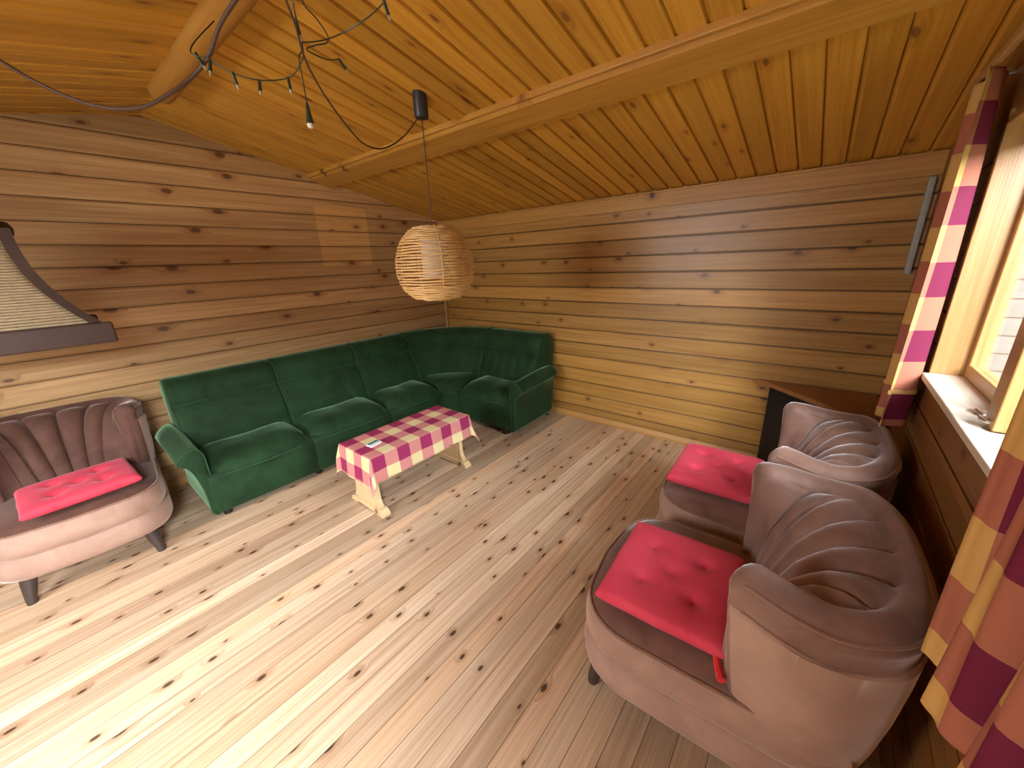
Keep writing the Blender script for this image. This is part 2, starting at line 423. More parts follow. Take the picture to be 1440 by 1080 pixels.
mb = MB(); mb.box((-.014, -.016, 1.0), (.028, .032, 2.05), .004)
tag(mb.build('trim_3', M['trim_v'], smooth=False), 'narrow pale batten in the room corner', 'trim', kind='structure')
mb = MB(); mb.box((-.011, YW / 2, 1.953), (.022, -YW, .104), .003); mb.box((-.018, YW / 2, 2.008), (.030, -YW, .016), .004)
tag(mb.build('trim_4', M['trim'], smooth=False), 'pine frieze board along the top of the right wall', 'trim', kind='structure')
mb = MB(); mb.loft([[(-.002, v, 0), (-.026, v, 0), (-.026, v, .018), (-.016, v, .045), (-.010, v, .058), (-.002, v, .058)] for v in (YW, 0)])
tag(mb.build('baseboard_right', M['trim'], smooth=False), 'pine skirting along the right wall', 'baseboard', kind='structure')
mb = MB(); mb.loft([[(v, -.002, 0), (v, -.026, 0), (v, -.026, .018), (v, -.016, .045), (v, -.010, .058), (v, -.002, .058)] for v in (XL, 0)])
tag(mb.build('baseboard_left', M['trim'], smooth=False), 'pine skirting behind the sofa', 'baseboard', kind='structure')

# window on the right: deep pine lining, pale sill, mullion, sash, panes
win = empty('window_1', ((WX0 + WX1) / 2, YW, WZ0), 0, 'pine framed window with pale sill between plaid curtains', 'window', kind='structure')
def wl(x, y, z): return (x - (WX0 + WX1) / 2, y - YW, z - WZ0)
dep = .115
mb = MB()
for x in (WX0 + .012, WX1 - .012): mb.box(wl(x, YW - dep / 2 + .004, (WZ0 + WZ1) / 2), (.024, dep + .01, WZ1 - WZ0 + .04), .003)
mb.box(wl((WX0 + WX1) / 2, YW - dep / 2 + .004, WZ1 - .012), (WX1 - WX0, dep + .01, .024), .003)
mb.build('window_frame', M['frame'], win, smooth=False)
mb = MB(); mb.box(wl((WX0 + WX1) / 2, YW - dep / 2 + .012, WZ0 + .008), (WX1 - WX0 - .05, dep + .034, .024), .004)
mb.build('window_sill', M['sill'], win, smooth=False)
mb = MB(); mb.box(wl(-1.665, YW - .047, (WZ0 + WZ1) / 2), (.075, .052, WZ1 - WZ0 - .05), .005)
mu = mb.build('mullion', M['frame'], win, smooth=False)
for sx0, sx1 in ((WX0 + .024, -1.70), (-1.63, WX1 - .024)):
    sh = MB(); cx = (sx0 + sx1) / 2; z0, z1 = WZ0 + .022, WZ1 - .026
    for x in (sx0 + .016, sx1 - .016): sh.box(wl(x, YW - .100, (z0 + z1) / 2), (.032, .04, z1 - z0), .004)
    for z in (z0 + .024, z1 - .024): sh.box(wl(cx, YW - .100, z), (sx1 - sx0 - .06, .038, .048), .004)
    so = sh.build('sash', M['frame'], win, smooth=False)
    gp = MB(); gp.box(wl(cx, YW - .104, (z0 + z1) / 2), (sx1 - sx0 - .05, .004, z1 - z0 - .08)); gp.build('pane', M['glass'], so, smooth=False)
for (x, y, z, L) in ((-1.665, YW - .012, 1.095, .045), (-1.53, YW - .035, 1.078, .075)):
    hb = MB(); hb.tube([wl(x - L / 2, y, z), wl(x, y + .006, z + .003), wl(x + L / 2, y + .002, z + .001)], lambda t: .004 + .003 * math.sin(PI * t), 8)
    hb.box(wl(x, y - .008, z - .004), (.02, .012, .012), .003)
    hb.build('sash_catch', M['metal'], win)
# glazed door behind the camera and window in the far left wall (both outside the picture)
dr_ = empty('door_1', ((DX0 + DX1) / 2, YW, 0), 0, 'pine framed glazed door behind the camera', 'door', kind='structure')
mb = MB(); w = DX1 - DX0
for sx in (-1, 1): mb.box((sx * (w / 2 - .04), -.06, DZ1 / 2), (.08, .08, DZ1), .004)
for z in (.10, DZ1 - .04): mb.box((0, -.06, z), (w - .16, .08, .20 if z < 1 else .08), .004)
mb.build('door_frame', M['frame'], dr_, smooth=False)
mb = MB(); mb.box((0, -.06, DZ1 / 2 + .06), (w - .16, .005, DZ1 - .28)); mb.build('pane', M['glass'], dr_, smooth=False)
w3 = empty('window_2', (XL, (W3[0] + W3[1]) / 2, W3[2]), 0, 'pine framed window in the far left wall', 'window', kind='structure')
mb = MB(); w = W3[1] - W3[0]; h = W3[3] - W3[2]
for s in (-1, 1): mb.box((-.06, s * (w / 2 - .03), h / 2), (.1, .06, h), .004)
for z in (.03, h - .03): mb.box((-.06, 0, z), (.1, w - .12, .06), .004)
mb.box((-.06, 0, h / 2), (.06, .05, h - .12), .004)
mb.build('window_frame', M['frame'], w3, smooth=False)

# outside: white boarded wall seen through the window, ground
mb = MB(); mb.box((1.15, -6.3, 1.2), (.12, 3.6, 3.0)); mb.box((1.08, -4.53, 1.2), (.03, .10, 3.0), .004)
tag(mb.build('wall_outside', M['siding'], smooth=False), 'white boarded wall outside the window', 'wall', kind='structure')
mb = MB(); mb.box((-2, -9.3, -.40), (24, 10, .10))
tag(mb.build('ground', M['grass'], smooth=False), 'grass outside the window', 'ground', kind='structure')

# ------------------------------------------------------------------ green corner sofa
sofa = empty('corner_sofa', (-.86, -.91, 0), 0, 'dark green velvet corner sofa against the pine walls', 'sofa')
RB = .82
def FL(x0, x1): return lambda t, r, z: (x0 + (x1 - x0) * t + .86, r, z)           # run along the left wall (local to sofa)
def FR(y0, y1): return lambda t, r, z: (r, y0 + (y1 - y0) * t + .91, z)           # run along the right wall
def FC(t, r, z): a = PI / 2 * t; return (r * math.sin(a), r * math.cos(a), z)
mods = [(FL(-2.80, -2.14), .66, 'L'), (FL(-2.14, -1.46), .68, ''), (FL(-1.46, -.86), .60, ''), (FC, .9, 'C'), (FR(-.91, -1.60), .69, 'P')]
bprof = [(.435, .33), (.450, .42), (.470, .50), (.500, .58), (.535, .655), (.560, .690), (.572, .700), (.566, .712), (.568, .76), (.584, .815), (.612, .853),
         (.655, .873), (.705, .874), (.755, .862), (.795, .835), (.815, .79), (.82, .70), (.82, .30), (.80, .10), (.62, .10), (.46, .24)]
bprof = [(p.x, p.y) for p in resample(catmull([(a, b, 0) for a, b in bprof], 3, True), 60, True)]
bc = (sum(p[0] for p in bprof) / 60, sum(p[1] for p in bprof) / 60)
def sweep_back(F, length, kind):
    n = 40 if kind in 'CP' and kind else 22; rings = []; e = .028 / length
    ts = [0, e * .12, e * .45, e] + [e + (1 - 2 * e) * k / n for k in range(1, n)] + [1 - e, 1 - e * .45, 1 - e * .12, 1]
    ins = [.020, .010, .003, 0] + [0] * (n - 1) + [0, .003, .010, .020]
    for t, i in zip(ts, ins):
        ring = []
        for r, z in bprof:
            d = math.hypot(r - bc[0], z - bc[1]); k = 1 - i / max(d, .05)
            rr, zz = bc[0] + (r - bc[0]) * k, bc[1] + (z - bc[1]) * k
            front = r < .60
            if front:
                zmask = smooth01((z - .42) / .06) * (1 - smooth01((z - .645) / .045))
                puff = math.sin(PI * min(max(t, 0), 1)) ** .6
                rr -= .012 * puff * smooth01((z - .38) / .1)
                if kind == 'P': rr -= (.016 * abs(math.sin(PI * 6 * t)) - .008) * zmask
                if kind == 'C': rr -= (.008 * abs(math.sin(PI * 9 * t)) - .004) * zmask * (1 if t > .45 else .2)
            ring.append(F(t, rr, zz))
        rings.append(ring)
    return MB().loft(rings)
def seat_cushion(F, length, kind):
    r0, r1 = .118, .50; nt, nr = 26, 14
    mb = MB(); rc = .13
    # outline in (t, r): rounded front corners
    out = []
    L = length if kind != 'C' else .62
    for k in range(9):
        a = PI / 2 * k / 8; out.append(((rc - rc * math.cos(a)) / L, r0 + rc * .75 - rc * .75 * math.sin(a)))
    for k in range(1, 10): out.append((rc / L + (1 - 2 * rc / L) * k / 10, r0 - .012 * math.sin(PI * k / 10)))
    out += [(1 - t, r) for t, r in reversed(out[:9])]
    out += [(1.0, r0 + .1 + (r1 - r0 - .1) * k / 6) for k in range(1, 7)] + [(1 - k / 12, r1) for k in range(1, 12)] + [(0.0, r1 - (r1 - r0 - .1) * k / 6) for k in range(0, 6)]
    cx, cr = .5, (r0 + r1) / 2 + .03
    e = .010 / L
    out = [(min(max(t, e), 1 - e), r) for t, r in out]
    prof = [(.90, .255), (.97, .268), (.995, .29), (1.0, .315), (1.0, .325), (.985, .345), (.95, .372), (.86, .398), (.70, .416), (.50, .426), (.25, .431), (.04, .432)]
    rings = []
    for s, z in prof:
        ring = []
        for t, r in out:
            tt, rr = cx + (t - cx) * s, cr + (r - cr) * s
            if kind == 'C': rr = max(rr, .03)
            zz = z - (.030 * smooth01((.30 - rr) / .2) * smooth01((z - .28) / .1)) + (.02 * (rr - .3) if z > .36 else 0)
            zz -= .018 * math.exp(-((tt - .5) ** 2) / .02 - ((rr - .30) ** 2) / .02) * (1 if z > .40 else 0)
            ring.append(F(tt, rr, zz))
        rings.append(ring)
    mb.loft(rings)
    pipe = [F(t, r - .004 if r < .3 else r, .322 - .024 * smooth01((.30 - r) / .2)) for t, r in out if r < r1 - .05]
    return mb, pipe
def base_block(F, length, kind):
    mb = MB(); rp = [(.125, .048), (.118, .06), (.113, .12), (.113, .285), (.118, .312), (.135, .325), (.40, .325), (.78, .30), (.80, .27), (.80, .06), (.78, .048)]
    e = .006 / length; n = 14 if kind == 'C' else 4
    ts = [e * .3, e, e * 2.5] + [e * 2.5 + (1 - 5 * e) * k / n for k in range(1, n)] + [1 - e * 2.5, 1 - e, 1 - e * .3]
    ins = [.008, .003, 0] + [0] * (n - 1) + [0, .003, .008]
    mb.loft([[F(t, r + (i if r < .3 else -i), z + (i if z < .2 else -i)) for r, z in rp] for t, i in zip(ts, ins)])
    return mb
for F, ln, kd in mods:
    base_block(F, ln, kd).build('base', M['green'], sofa)
    c, pipe = seat_cushion(F, ln, kd)
    so = c.build('seat_cushion', M['green'], sofa, angle=60)
    MB().tube(pipe, .005, 6).build('piping', M['green_pipe'], so)
    bo = sweep_back(F, ln, kd).build('backrest', M['green'], sofa, angle=50)
    mb = MB()
    for t in ((.0, 1.0) if kd == 'C' else ((0.003,) if kd in ('', 'P') else ())):
        mb.tube([F(t, r - .004, z + .001) for r, z in [(.455, .42), (.474, .50), (.503, .58), (.538, .655), (.568, .70), (.565, .76), (.582, .815), (.612, .856), (.66, .876)]], .004, 6)
    mb.tube([F(.02 + .96 * k / 20, .558 + .004 , .700) for k in range(21)], .003, 6)
    mb.build('piping', M['green_pipe'], bo)
aprof = [(-.020, .055), (-.022, .30), (-.020, .45), (-.006, .505), (.018, .530), (.050, .526), (.086, .502), (.116, .468), (.122, .450), (.110, .444),
         (.084, .430), (.060, .390), (.042, .32), (.030, .24), (.024, .15), (.022, .055)]
aprof = [(p.x, p.y) for p in resample(catmull([(a, b, 0) for a, b in aprof], 3, True), 44, True)]
ac = (.02, .38)
def arm(tf, r_front, r_back):
    mb = MB(); rings = []
    for r, i in ((r_front, .022), (r_front + .004, .010), (r_front + .014, .002), (r_front + .03, 0), (.25, 0), (.40, 0), (.52, 0), (r_back - .02, 0), (r_back, .012)):
        ring = []
        for o, z in aprof:
            d = math.hypot(o - ac[0], z - ac[1]); k = 1 - i / max(d, .04)
            lift = .03 * smooth01((r - .12) / .5) * smooth01((z - .3) / .2)
            ring.append(tf(ac[0] + (o - ac[0]) * k, r, ac[1] + (z - ac[1]) * k + lift))
        rings.append(ring)
    mb.loft(rings)
    edge = MB(); edge.tube([tf(ac[0] + (o - ac[0]) * .985, r_front + .006, ac[1] + (z - ac[1]) * .985) for o, z in aprof], .0045, 6, closed=True)
    return mb, edge
tfL = lambda o, r, z: (-2.80 + .86 - o, r, z)
tfR = lambda o, r, z: (r, -1.60 + .91 - o, z)
for tf in (tfL, tfR):
    a_, e_ = arm(tf, .125, .72); ao = a_.build('armrest', M['green'], sofa, angle=50); e_.build('piping', M['green_pipe'], ao)
for x, y in ((-2.74, -.73), (-2.12, -.72), (-1.46, -.72), (-2.74, -.16), (-1.46, -.16), (-.14, -.16), (-.72, -1.50), (-.12, -1.56), (-.72, -.98)):
    MB().lathe([(.022, 0), (.026, .004), (.026, .03), (.034, .036), (.034, .06)], (x + .86, y + .91, 0), 16).build('foot', M['black'], sofa)

# ------------------------------------------------------------------ low table under a plaid cloth
TC = (-1.745, -1.465); TT = .432
table = empty('coffee_table', (TC[0], TC[1], 0), math.radians(0), 'low pale pine trestle table under the plaid cloth', 'table')
MB().box((0, 0, TT - .016), (.835, .365, .026), .004).build('tabletop', M['table'], table)
for sx in (-1, 1):
    x = sx * .375; mb = MB()
    prof = [(-.150, .045), (-.125, .10), (-.115, .24), (-.145, .395), (-.14, .402), (.14, .402), (.145, .395), (.115, .24), (.125, .10), (.150, .045)]
    mb.loft([[(x + d, y, z) for y, z in prof] for d in (-.017, .017)])
    lg = mb.build('leg', M['table'], table, smooth=False)
    mb = MB(); fp = [(-.19, 0), (-.19, .018), (-.165, .04), (-.13, .048), (.13, .048), (.165, .04), (.19, .018), (.19, 0), (.12, 0), (.10, .012), (-.10, .012), (-.12, 0)]
    mb.loft([[(x + d, y, z) for y, z in fp] for d in (-.030, .030)]); mb.build('foot', M['table'], lg, smooth=False)
MB().box((0, 0, .17), (.75, .022, .07), .004).build('stretcher', M['table'], table)

hu, hv, dropx, dropy = .420, .186, .195, .168
U, V = hu + dropx, hv + dropy
def cloth(a, b):
    u, v = (a * 2 - 1) * U, (b * 2 - 1) * V
    du, dv = max(abs(u) - hu, 0), max(abs(v) - hv, 0); sx, sy = (1 if u > 0 else -1), (1 if v > 0 else -1)
    x, y, z = min(abs(u), hu), min(abs(v), hv), TT
    d = math.hypot(du, dv)
    if d > 0:
        dx, dy = du / d, dv / d; ad = abs(dx * dy)
        wave = .006 * math.sin(u * 24) * (dv > 0) + .005 * math.sin(v * 30) * (du > 0)
        flare = .005 + (.10 + .28 * ad) * d + wave * min(d / .15, 1)
        x += dx * flare; y += dy * flare; z -= d * (.985 - .05 * ad) - .004 * min(1, d / .02) * 0
    z += .0025
    return (sx * x, sy * y, z)
mb = MB(); mb.grid(96, 64, cloth, lambda a, b: ((a * 2 - 1) * U + 5, (b * 2 - 1) * V + 5))
to = mb.build('tablecloth', M['tablecloth'], loc=(TC[0], TC[1], 0), angle=80)
sm = to.modifiers.new('thickness', 'SOLIDIFY'); sm.thickness = .0016; sm.offset = 1.0
tag(to, 'purple and yellow plaid cloth draped over the low table', 'tablecloth')

pk = empty('packet', (-2.038, -1.492, TT + .0045), math.radians(8), 'small white and teal packet lying on the plaid tablecloth', 'packet')
MB().box((0, 0, .006), (.085, .055, .012), .002).build('box', M['card'], pk)
MB().box((0, .008, .0135), (.075, .022, .003), .001).build('lid', M['teal'], pk)

# ------------------------------------------------------------------ shell-back velvet armchairs
def plan_curve(pts, n):
    full = [(-x, y, 0) for x, y in pts] + [(x, y, 0) for x, y in reversed(pts)][1:]
    return resample(catmull(full, 12), n)
NS = 121
rim = plan_curve([(.350, -.055), (.375, -.15), (.372, -.26), (.318, -.365), (.19, -.418), (0, -.430)], NS)
obase = plan_curve([(.300, -.165), (.312, -.22), (.295, -.29), (.23, -.345), (.12, -.372), (0, -.378)], NS)
ibase = plan_curve([(.258, -.055), (.235, -.066), (.18, -.076), (.11, -.084), (.05, -.088), (0, -.090)], NS)
def chair_shell():
    mb = MB(); rings = []
    def section(k, shrink=0.0, push=0.0):
        s = k / (NS - 1); R, O, I = rim[k], obase[k], ibase[k]
        a, b = rim[max(k - 1, 0)], rim[min(k + 1, NS - 1)]; t = (b - a).normalized(); nrm = Vector((t.y, -t.x, 0))
        if nrm.dot(R - Vector((0, -.1, 0))) < 0: nrm = -nrm
        side = abs(2 * s - 1)
        h = .785 - .024 * math.exp(-((side - .72) / .2) ** 2) + .0 * side
        th = .092 - .045 * smooth01((.80 - side) / .8)
        pts = []
        def lerp(A, B, f): return A.lerp(B, f)
        top = R
        for z, f in ((.145, 0.0), (.16, .02), (.25, .20), (.36, .42), (.48, .64), (.60, .83), (.68, .93), (h - .085, .965)):
            q = lerp(O, top, f) + nrm * (.012 * math.sin(PI * f)); pts.append(Vector((q.x, q.y, z)))
        q = top - nrm * .012
        for z, d in ((h - .080, -.010), (h - .06, -.012), (h - .03, -.006), (h - .012, -.002), (h - .004, -.010)): 
            p = top + nrm * d; pts.append(Vector((p.x, p.y, z)))
        # rolled top
        for kk in range(1, 6):
            aa = PI * kk / 6; p = top - nrm * (.012 + th / 2 - math.cos(aa) * th / 2); pts.append(Vector((p.x, p.y, h - .004 + math.sin(aa) * (.012 + .2 * th))))
        inn = top - nrm * (.012 + th)
        # channelled inner face
        nb = 10; ch = abs(math.sin(PI * nb * (s * .86 + .07)));
        if s < .1512 or s > .8488: ch = .62 * smooth01(min(abs(s - .1512), abs(s - .8488)) / .03) ** .4
        for z, f in ((h - .006, .02), (h - .006, .08), (h - .010, .17), (h - .022, .28), (h - .042, .40), (h - .075, .52), (h - .120, .65), (.60, .77), (.535, .87), (.465, .95), (.39, 1.0), (.30, 1.0)):
            q = lerp(inn, I, f); w = smooth01(f / .09) * (1 - .5 * smooth01((f - .6) / .4))
            dirn = -nrm
            q = q + (dirn * .75 + Vector((0, 0, .6 * (1 - f)))) * (.042 * (ch ** .5 - .55) * w + .010 * math.sin(PI * min(f * 1.2, 1)))
            pts.append(Vector((q.x, q.y, z + (q.z if f < 1 else 0))))
        pts.append(Vector((lerp(I, O, .3).x, lerp(I, O, .3).y, .24))); pts.append(Vector((lerp(I, O, .7).x, lerp(I, O, .7).y, .15)))
        if shrink or push:
            out = []
            for p in pts:
                f = (p.z - .145) / (h - .145); c = lerp(lerp(O, I, .5), lerp(top, inn, .5), max(0, min(1, f)))
                c = Vector((c.x, c.y, min(p.z, h - .035) if p.z > .2 else max(p.z, .17)))
                q = c + (p - c) * (1 - shrink); q += Vector((0, push, 0)); out.append(q)
            pts = out
        return pts
    r_ = .045
    for a in (90, 78, 60, 40, 20): rings.append(section(0, 1 - math.cos(math.radians(a)) if a < 90 else .97, r_ * math.sin(math.radians(a))))
    for k in range(NS): rings.append(section(k))
    for a in (20, 40, 60, 78, 90): rings.append(section(NS - 1, 1 - math.cos(math.radians(a)) if a < 90 else .97, r_ * math.sin(math.radians(a))))
    mb.loft([[tuple(p) for p in r] for r in rings])
    pipe1 = []; pipe2 = []
    for k in range(NS):
        s = section(k); pipe1.append(s[12] + Vector((0, 0, .002))); pipe2.append(s[8])
    return mb, pipe1, pipe2
def dplan(hw, yf, yb, rc, n=72):
    pts = [(-hw * .90, yb), (-hw, yb + .12)] + [(-hw, yb + .25)]
    pts += [(-hw + rc - rc * math.cos(a), yf - .015 - rc + rc * math.sin(a)) for a in [PI / 2 * k / 6 for k in range(0, 7)]]
    pts += [(0, yf)]
    pts += [(-x, y) for x, y in reversed(pts[:-1])]
    return resample([(x, y, 0) for x, y in pts], n, True)
def slab(plan, prof, cy):
    c = Vector((0, cy, 0)); rings = []
    for off, z in prof:
        ring = []
        n = len(plan)
        for i, p in enumerate(plan):
            t = (plan[(i + 1) % n] - plan[i - 1]).normalized(); nr = Vector((t.y, -t.x, 0))
            if nr.dot(p - c) < 0: nr = -nr
            if off > -.06: q = p + nr * off
            else:
                f = 1 + (off + .06) / .30; q0 = p + nr * -.06; q = c + (q0 - c) * max(f, .03)
            ring.append((q.x, q.y, z))
        rings.append(ring)
    return MB().loft(rings)
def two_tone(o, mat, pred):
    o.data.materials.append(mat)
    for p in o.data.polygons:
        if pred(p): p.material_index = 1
def make_armchair():
    t = empty('armchair')
    sh, p1, p2 = chair_shell()
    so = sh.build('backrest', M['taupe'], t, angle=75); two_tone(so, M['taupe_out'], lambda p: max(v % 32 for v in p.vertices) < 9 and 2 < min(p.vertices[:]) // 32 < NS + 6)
    MB().tube(p1, .0048, 6).build('piping', M['taupe_pipe'], so)
    MB().tube(p2, .0040, 6).build('piping', M['taupe_pipe'], so)
    pl = dplan(.345, .425, -.33, .19)
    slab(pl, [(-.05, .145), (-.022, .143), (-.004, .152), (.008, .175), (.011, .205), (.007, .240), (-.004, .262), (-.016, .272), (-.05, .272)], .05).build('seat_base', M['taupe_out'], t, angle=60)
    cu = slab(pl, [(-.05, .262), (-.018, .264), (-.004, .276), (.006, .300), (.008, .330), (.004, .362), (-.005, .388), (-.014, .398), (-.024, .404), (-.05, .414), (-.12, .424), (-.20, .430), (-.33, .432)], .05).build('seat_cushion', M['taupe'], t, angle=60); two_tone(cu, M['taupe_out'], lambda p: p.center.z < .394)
    pts = []
    n = len(pl)
    for i, p in enumerate(pl):
        tt = (pl[(i + 1) % n] - pl[i - 1]).normalized(); nr = Vector((tt.y, -tt.x, 0))
        if nr.dot(p - Vector((0, .05, 0))) < 0: nr = -nr
        q = p - nr * .008; pts.append((q.x, q.y, .396))
    MB().tube(pts, .0055, 6, closed=True).build('piping', M['taupe_pipe'], cu)
    for x, y, dx, dy in ((-.225, .325, -.022, .03), (.225, .325, .022, .03), (-.20, -.26, -.02, -.03), (.20, -.26, .02, -.03)):
        mb = MB(); mb.loft([[(x + dx * f + r * math.cos(2 * PI * k / 14), y + dy * f + r * math.sin(2 * PI * k / 14), z) for k in range(14)] for z, r, f in ((.155, .034, 0), (.10, .030, .4), (.03, .022, .9), (0, .020, 1))])
        mb.build('leg', M['legwood'], t)
    return t
def copy_tree(o, parent=None):
    c = o.copy(); COL.objects.link(c)
    if parent: c.parent = parent
    for ch in list(o.children): copy_tree(ch, c)
    return c
ch0 = make_armchair()
spots = [((-1.960, -3.530), 3, 'taupe velvet shell-back armchair nearest the camera, in front of the window'),
         ((-1.186, -3.545), 0, 'taupe velvet shell-back armchair between the near armchair and the black corner cabinet'),
         ((-3.318, -.452), 180 - 5, 'brown velvet shell-back armchair left of the green sofa, against the wall')]
for i, ((x, y), a, lab) in enumerate(spots):
    c = ch0 if i == 0 else copy_tree(ch0)
    c.location = (x, y, 0); c.rotation_euler = (0, 0, math.radians(a)); tag(c, lab, 'armchair', 'velvet armchairs')
    if i == 2:           # the chair by the sofa is a deeper brown inside
        for ch in c.children:
            if ch.name.split('.')[0] in ('backrest', 'seat_cushion'):
                ch.material_slots[0].link = 'OBJECT'; ch.material_slots[0].material = M['brown']

# pink tufted seat cushions
def make_cushion():
    t = empty('seat_pad'); mb = MB(); hx, hy = .222, .200
    but = [(0, 0), (-.09, .08), (.09, .08), (-.09, -.08), (.09, -.08)]
    def hgt(u, v):
        e = max(0.0, 1 - abs(u) ** 6) * max(0.0, 1 - abs(v) ** 6)
        h = .036 * e ** .35
        for bx, by in but:
            d2 = ((u * hx - bx) ** 2 + (v * hy - by) ** 2); h -= .020 * math.exp(-d2 / .0007) + .008 * math.exp(-d2 / .004)
        return h
    def xy(u, v):
        k = 1 - .035 * (1 - abs(v) ** 3) * abs(u) ** 4 * 0
        pinch = 1 - .015 * math.sin(PI * abs(u)) * abs(v) ** 8
        return u * hx * (1 - .012 * math.sin(PI * abs(v)) * abs(u) ** 8), v * hy * pinch
    n = 44
    sq = lambda a: math.copysign(abs(a) ** .8, a)
    mb.grid(n, n, lambda a, b: (*xy(sq(2 * a - 1), sq(2 * b - 1)), .034 + hgt(sq(2 * a - 1), sq(2 * b - 1))))
    mb.grid(n, n, lambda a, b: (*xy(sq(2 * a - 1), sq(2 * b - 1)), .032 - .030 * (max(0.0, 1 - abs(sq(2 * a - 1)) ** 6) * max(0.0, 1 - abs(sq(2 * b - 1)) ** 6)) ** .35))
    pad = mb.build('pad', M['pink'], t, angle=80)
    import bmesh
    bm = bmesh.new(); bm.from_mesh(pad.data); bmesh.ops.remove_doubles(bm, verts=bm.verts, dist=.0022); bmesh.ops.recalc_face_normals(bm, faces=bm.faces[:]); bm.to_mesh(pad.data); bm.free()
    for p in pad.data.polygons: p.use_smooth = True
    for bx, by in but:
        MB().lathe([(.001, .040), (.006, .042), (.008, .045), (.005, .048), (.001, .049)], (bx, by, 0), 12).build('button', M['pink'], t)
    return t
def cushion_tie(parent, x, y, dx, dy):
    mb = MB(); pts = catmull([(x, y, .026), (x + dx * .25, y + dy * .25, .020), (x + dx * .6, y + dy * .6, .009), (x + dx, y + dy, .006)], 5)
    mb.tube(pts, lambda t: .007 + .006 * t, 8); return mb.build('tie', M['pink_tie'], parent)
cu0 = make_cushion()
cspots = [((-2.035, -3.385, .433), 3, 'pink tufted seat pad on the armchair nearest the camera'),
          ((-1.180, -3.350, .433), 2, 'pink tufted seat pad on the armchair before the black corner cabinet'),
          ((-3.30, -.625, .433), 180 + 3, 'pink tufted seat pad on the armchair left of the sofa')]
for i, (l, a, lab) in enumerate(cspots):
    c = cu0 if i == 0 else copy_tree(cu0)
    c.location = l; c.rotation_euler = (0, 0, math.radians(a)); tag(c, lab, 'cushion', 'pink seat pads')
cushion_tie(cu0, -.195, -.165, -.070, -.030)

# ------------------------------------------------------------------ black corner cabinet with a brown board on top
cab = empty('corner_cabinet', (0, YW, 0), 0, 'black corner cabinet with brown wooden top between right wall and window', 'cabinet')
c0 = [(-.030, .575), (-.10, .575), (-.50, .10), (-.50, .018), (-.030, .018)]
mb = MB(); mb.loft([[(x, y, z) for x, y in c0] for z in (0.0, .640)]); mb.build('body', M['black'], cab, smooth=False)
c1 = [(-.032, .68), (-.10, .585), (-.56, .10), (-.56, .018), (-.032, .018)]
mb = MB(); mb.loft([[(x, y, z) for x, y in c1] for z in (.640, .668)]); mb.build('top', M['walnut'], cab, smooth=False)

# grey strip on the right wall near the corner
mb = MB(); mb.box((-.016, -3.985, 1.645), (.028, .030, .50), .006)
tag(mb.build('cable_cover', M['grey']), 'narrow grey strip fixed upright in the corner behind the curtain', 'strip')

# ------------------------------------------------------------------ curtains on a pole
def curtain(x0, x1, z0, z1, ybase, folds, amp, tie, pinch, label, seed, side, uo=0.0):
    rnd = random.Random(seed); ph = rnd.random() * 6
    t = empty('curtain', ((x0 + x1) / 2, ybase, z0), 0, label, 'curtain', 'plaid curtains')
    cx = (x0 + x1) / 2; w = x1 - x0; cloth_w = w * (1.35 if tie else 2.1)
    def fn(a, b):
        z = z0 + (z1 - z0) * b
        k = 1.0
        if tie:
            d = (z - tie); k = 1 - pinch * math.exp(-(d / (.16 if d > 0 else .10)) ** 2)
        ac = a - (.5 + side * .5)
        xx = (.5 + side * .5 + ac * k - .5) * w
        f = math.sin(2 * PI * folds * a + ph + .5 * math.sin(3 * b)) + .35 * math.sin(2 * PI * folds * 2.1 * a + 1 + b)
        y = amp * f * (.75 + .35 * (1 - b)) * (1 if k > .85 else k)
        return (xx, y, z - z0 + (.008 * math.sin(7 * a + 1) if b == 0 else 0))
    mb = MB(); mb.grid(110, 90, fn, lambda a, b: (a * cloth_w + uo, z0 + (z1 - z0) * b))
    o = mb.build('panel', M['curtain'], t, angle=180)
    s = o.modifiers.new('thickness', 'SOLIDIFY'); s.thickness = .002
    if tie:
        b = (tie - z0) / (z1 - z0); pts = [Vector(fn(k / 30, b)) + Vector((0, .005, 0)) for k in range(31)]
        back = [Vector(fn(k / 30, b)) - Vector((0, .005, 0)) for k in range(30, -1, -1)]
        MB().loft([[(p.x, p.y * 1.0, p.z + dz) for p in pts + back] for dz in (-.009, .009)], cap=False).build('tie_back', M['curtain'], t)
    return t
curtain(-1.13, -.80, .83, 2.075, -3.958, 1.6, .036, .99, .12, 'purple and yellow plaid curtain at the far side of the window, above the middle armchair', 3, -1)
curtain(-2.95, -2.30, .80, 2.02, -3.925, 4.6, .040, .0, .0, 'purple and yellow plaid curtain at the near side of the window, behind the near armchair', 5, 1, .10)
pole = empty('curtain_rail', (-1.9, -3.945, 2.100), 0, 'pale wooden curtain rail above the window', 'curtain rail')
MB().box((0, 0, 0), (2.3, .022, .030), .005).build('rail', M['trim_v'], pole)
for x in (-1.0, 1.0): MB().box((x, -.043, 0), (.02, .068, .02), .003).build('bracket', M['metal'], pole)

